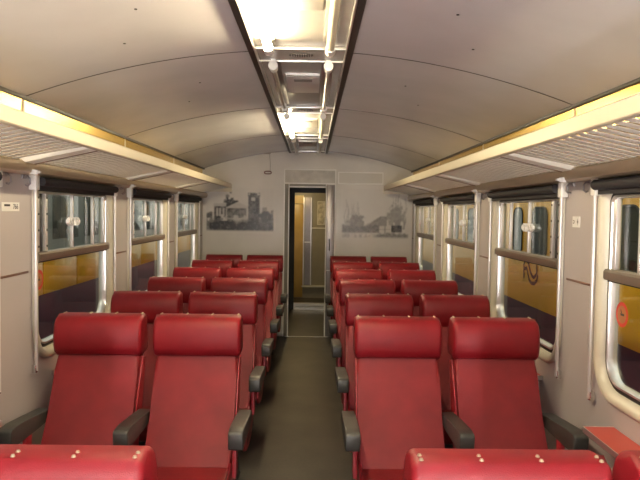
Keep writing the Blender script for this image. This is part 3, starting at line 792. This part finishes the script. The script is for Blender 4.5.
for s, c, z in ((1, WC[1]+0.50, 1.262), (-1, WC[2]-0.50, 1.30)):
    sk = tag(empty('no_smoking_sticker', (s*(HW+0.0345), c, z)), 'round red no smoking sticker on the lower pane of the %s window' % ('nearest right' if s > 0 else 'nearest left'), 'sticker')
    bm = bmesh.new(); n = 32
    A = [bm.verts.new((0, 0.056*math.cos(2*math.pi*k/n), 0.056*math.sin(2*math.pi*k/n))) for k in range(n)]
    B = [bm.verts.new((0, 0.040*math.cos(2*math.pi*k/n), 0.040*math.sin(2*math.pi*k/n))) for k in range(n)]
    for k in range(n): bm.faces.new((A[k], A[(k+1) % n], B[(k+1) % n], B[k]))
    obj('ring', bm, M_STICKRED, sk, (-s*0.0008, 0, 0), smooth=0)
    bm = bmesh.new(); prism(bm, [(0.040*math.cos(2*math.pi*k/n), 0.040*math.sin(2*math.pi*k/n)) for k in range(n)], 'x', -0.0002, 0.0002)
    obj('disc', bm, mat('sticker_orange', (0.40, 0.16, 0.05, 1), rough=0.5), sk)
    bm = bmesh.new()
    prism(bm, [(-0.020, -0.005), (0.012, -0.005), (0.012, 0.005), (-0.020, 0.005)], 'x', -s*0.0014, -s*0.0006)
    prism(bm, [(0.0, 0.006), (0.008, 0.02), (0.014, 0.022), (0.006, 0.006)], 'x', -s*0.0014, -s*0.0006)
    obj('cigarette', bm, M_INK, sk)

# ------------------------------------------------------------------ outside: ground and the trains on the next tracks
struct(boxo('ground', M_GROUND, None, -30, 30, -25, 45, -1.25, -1.15), 'dark ballast between the tracks')
def wheels(root, ys, xs):
    for y in ys:
        for x in xs:
            bm = bmesh.new(); tube(bm, (x-0.06, y, -0.72), (x+0.06, y, -0.72), 0.42, 28); tube(bm, (x-0.12, y, -0.72), (x+0.12, y, -0.72), 0.10, 14)
            obj('wheel', bm, M_VDARK, root)
# right: yellow train
T = tag(empty('train_car', (4.15, 8.0, 0)), 'yellow train on the next track outside the right windows', 'train')
sx = 2.72 - 4.15
def profile(z0, z1, n=1): return None
bm = bmesh.new()
prism(bm, [(-1.43, 0.60), (-1.43, 2.0), (-1.30, 2.35), (-0.9, 2.6), (0.9, 2.6), (1.30, 2.35), (1.43, 2.0), (1.43, 0.60)], 'y', -14, 16)
obj('body', bm, M_YEL, T)
bm = bmesh.new(); box(bm, -1.425, 1.425, -14, 16, -0.55, 0.60); obj('skirt', bm, M_BLUE, T)
bm = bmesh.new(); box(bm, -1.35, 1.35, -13.9, 15.9, 2.6, 2.75, bev=0.05); obj('roof', bm, M_TROOF, T)
for (a, b) in ((-6.6, -6.15), (-5.1, -4.65), (-2.85, -2.48), (-1.6, -1.2), (-0.80, -0.33), (0.05, 0.38), (1.25, 1.70), (2.4, 2.85), (3.6, 4.05), (5.0, 5.5)):
    bm = bmesh.new(); prism(bm, [((a+b)/2+p[0], 1.50+p[1]) for p in rrect(b-a, 0.56, 0.08, 0.10, 5)], 'x', -1.438, -1.42)
    wf = obj('train_window', bm, M_TGLASS, T)
    bm = bmesh.new(); path(bm, [(-1.436, (a+b)/2+p[0], 1.50+p[1]) for p in rrect(b-a+0.02, 0.58, 0.09, 0.11, 5)+[rrect(b-a+0.02, 0.58, 0.09, 0.11, 5)[0]]], 0.010, 6); obj('window_rim', bm, M_BLACK, wf)
for yy in (-3.2, 0.9, 4.6): boxo('door_seam', M_BROWN, T, -1.434, -1.428, yy-0.006, yy+0.006, 0.6, 2.0)
# logo: two interlocked bent arrows
def ribbon(bm, pts, wdt, x):
    L1, R1 = [], []
    for i, p in enumerate(pts):
        a = Vector(pts[max(i-1, 0)]); b = Vector(pts[min(i+1, len(pts)-1)]); dd = (b-a).normalized(); nn = Vector((-dd.y, dd.x))
        L1.append(Vector(p)+nn*wdt/2); R1.append(Vector(p)-nn*wdt/2)
    for i in range(len(pts)-1):
        q = [L1[i], L1[i+1], R1[i+1], R1[i]]
        bm.faces.new([bm.verts.new((x, v.x, v.y)) for v in q])
bm = bmesh.new()
for st in ([(-.42, -.40), (-.45, .20), (-.40, .40), (-.30, .48), (-.15, .35), (0, -.05), (.12, -.20), (.22, -.24), (.34, -.12), (.40, .05), (.38, .34)],
           [(-.48, .02), (-.25, .10), (-.15, -.20), (-.06, -.42), (.08, -.52), (.26, -.50), (.40, -.34), (.46, -.08)]):
    ribbon(bm, [(-u*0.55, v*0.27) for u, v in st], 0.045, -1.4335)
lg = obj('logo', bm, mat('logo_dark', (0.10, 0.035, 0.012, 1), rough=0.5), T, (0, -0.30, 1.02), smooth=0)
wheels(T, (-6, -3.5, 7, 9.5), (-0.75, 0.75))
# left: low yellow panelled car under a grey window band
T = tag(empty('train_car', (-4.2, 8.0, 0)), 'grey train with a yellow panel band outside the left windows', 'train')
bm = bmesh.new(); prism(bm, [(1.42, 1.24), (1.42, 2.2), (1.2, 2.5), (-1.2, 2.5), (-1.42, 2.2), (-1.42, 1.24)], 'y', -14, 16); obj('body', bm, M_TGREY, T)
bm = bmesh.new(); box(bm, -1.41, 1.41, -14, 16, -0.55, 0.78); obj('skirt', bm, M_BLUE, T)
bm = bmesh.new(); box(bm, -1.40, 1.40, -14, 16, 0.78, 1.24); obj('band_core', bm, M_VDARK, T)
k = -8
while k < 8:
    boxo('yellow_panel', M_YEL, T, 1.40, 1.425, k+0.012, k+0.958, 0.785, 1.13, bev=0.004); k += 0.97
boxo('sill_strip', M_BLACK, T, 1.40, 1.43, -14, 16, 1.135, 1.24)
k = -7.8
while k < 8:
    boxo('train_window', M_TGLASS, T, 1.415, 1.426, k+0.06, k+0.82, 1.36, 2.02, bev=0.004); k += 0.97
wheels(T, (-6, -3.5, 7, 9.5), (-0.75, 0.75))
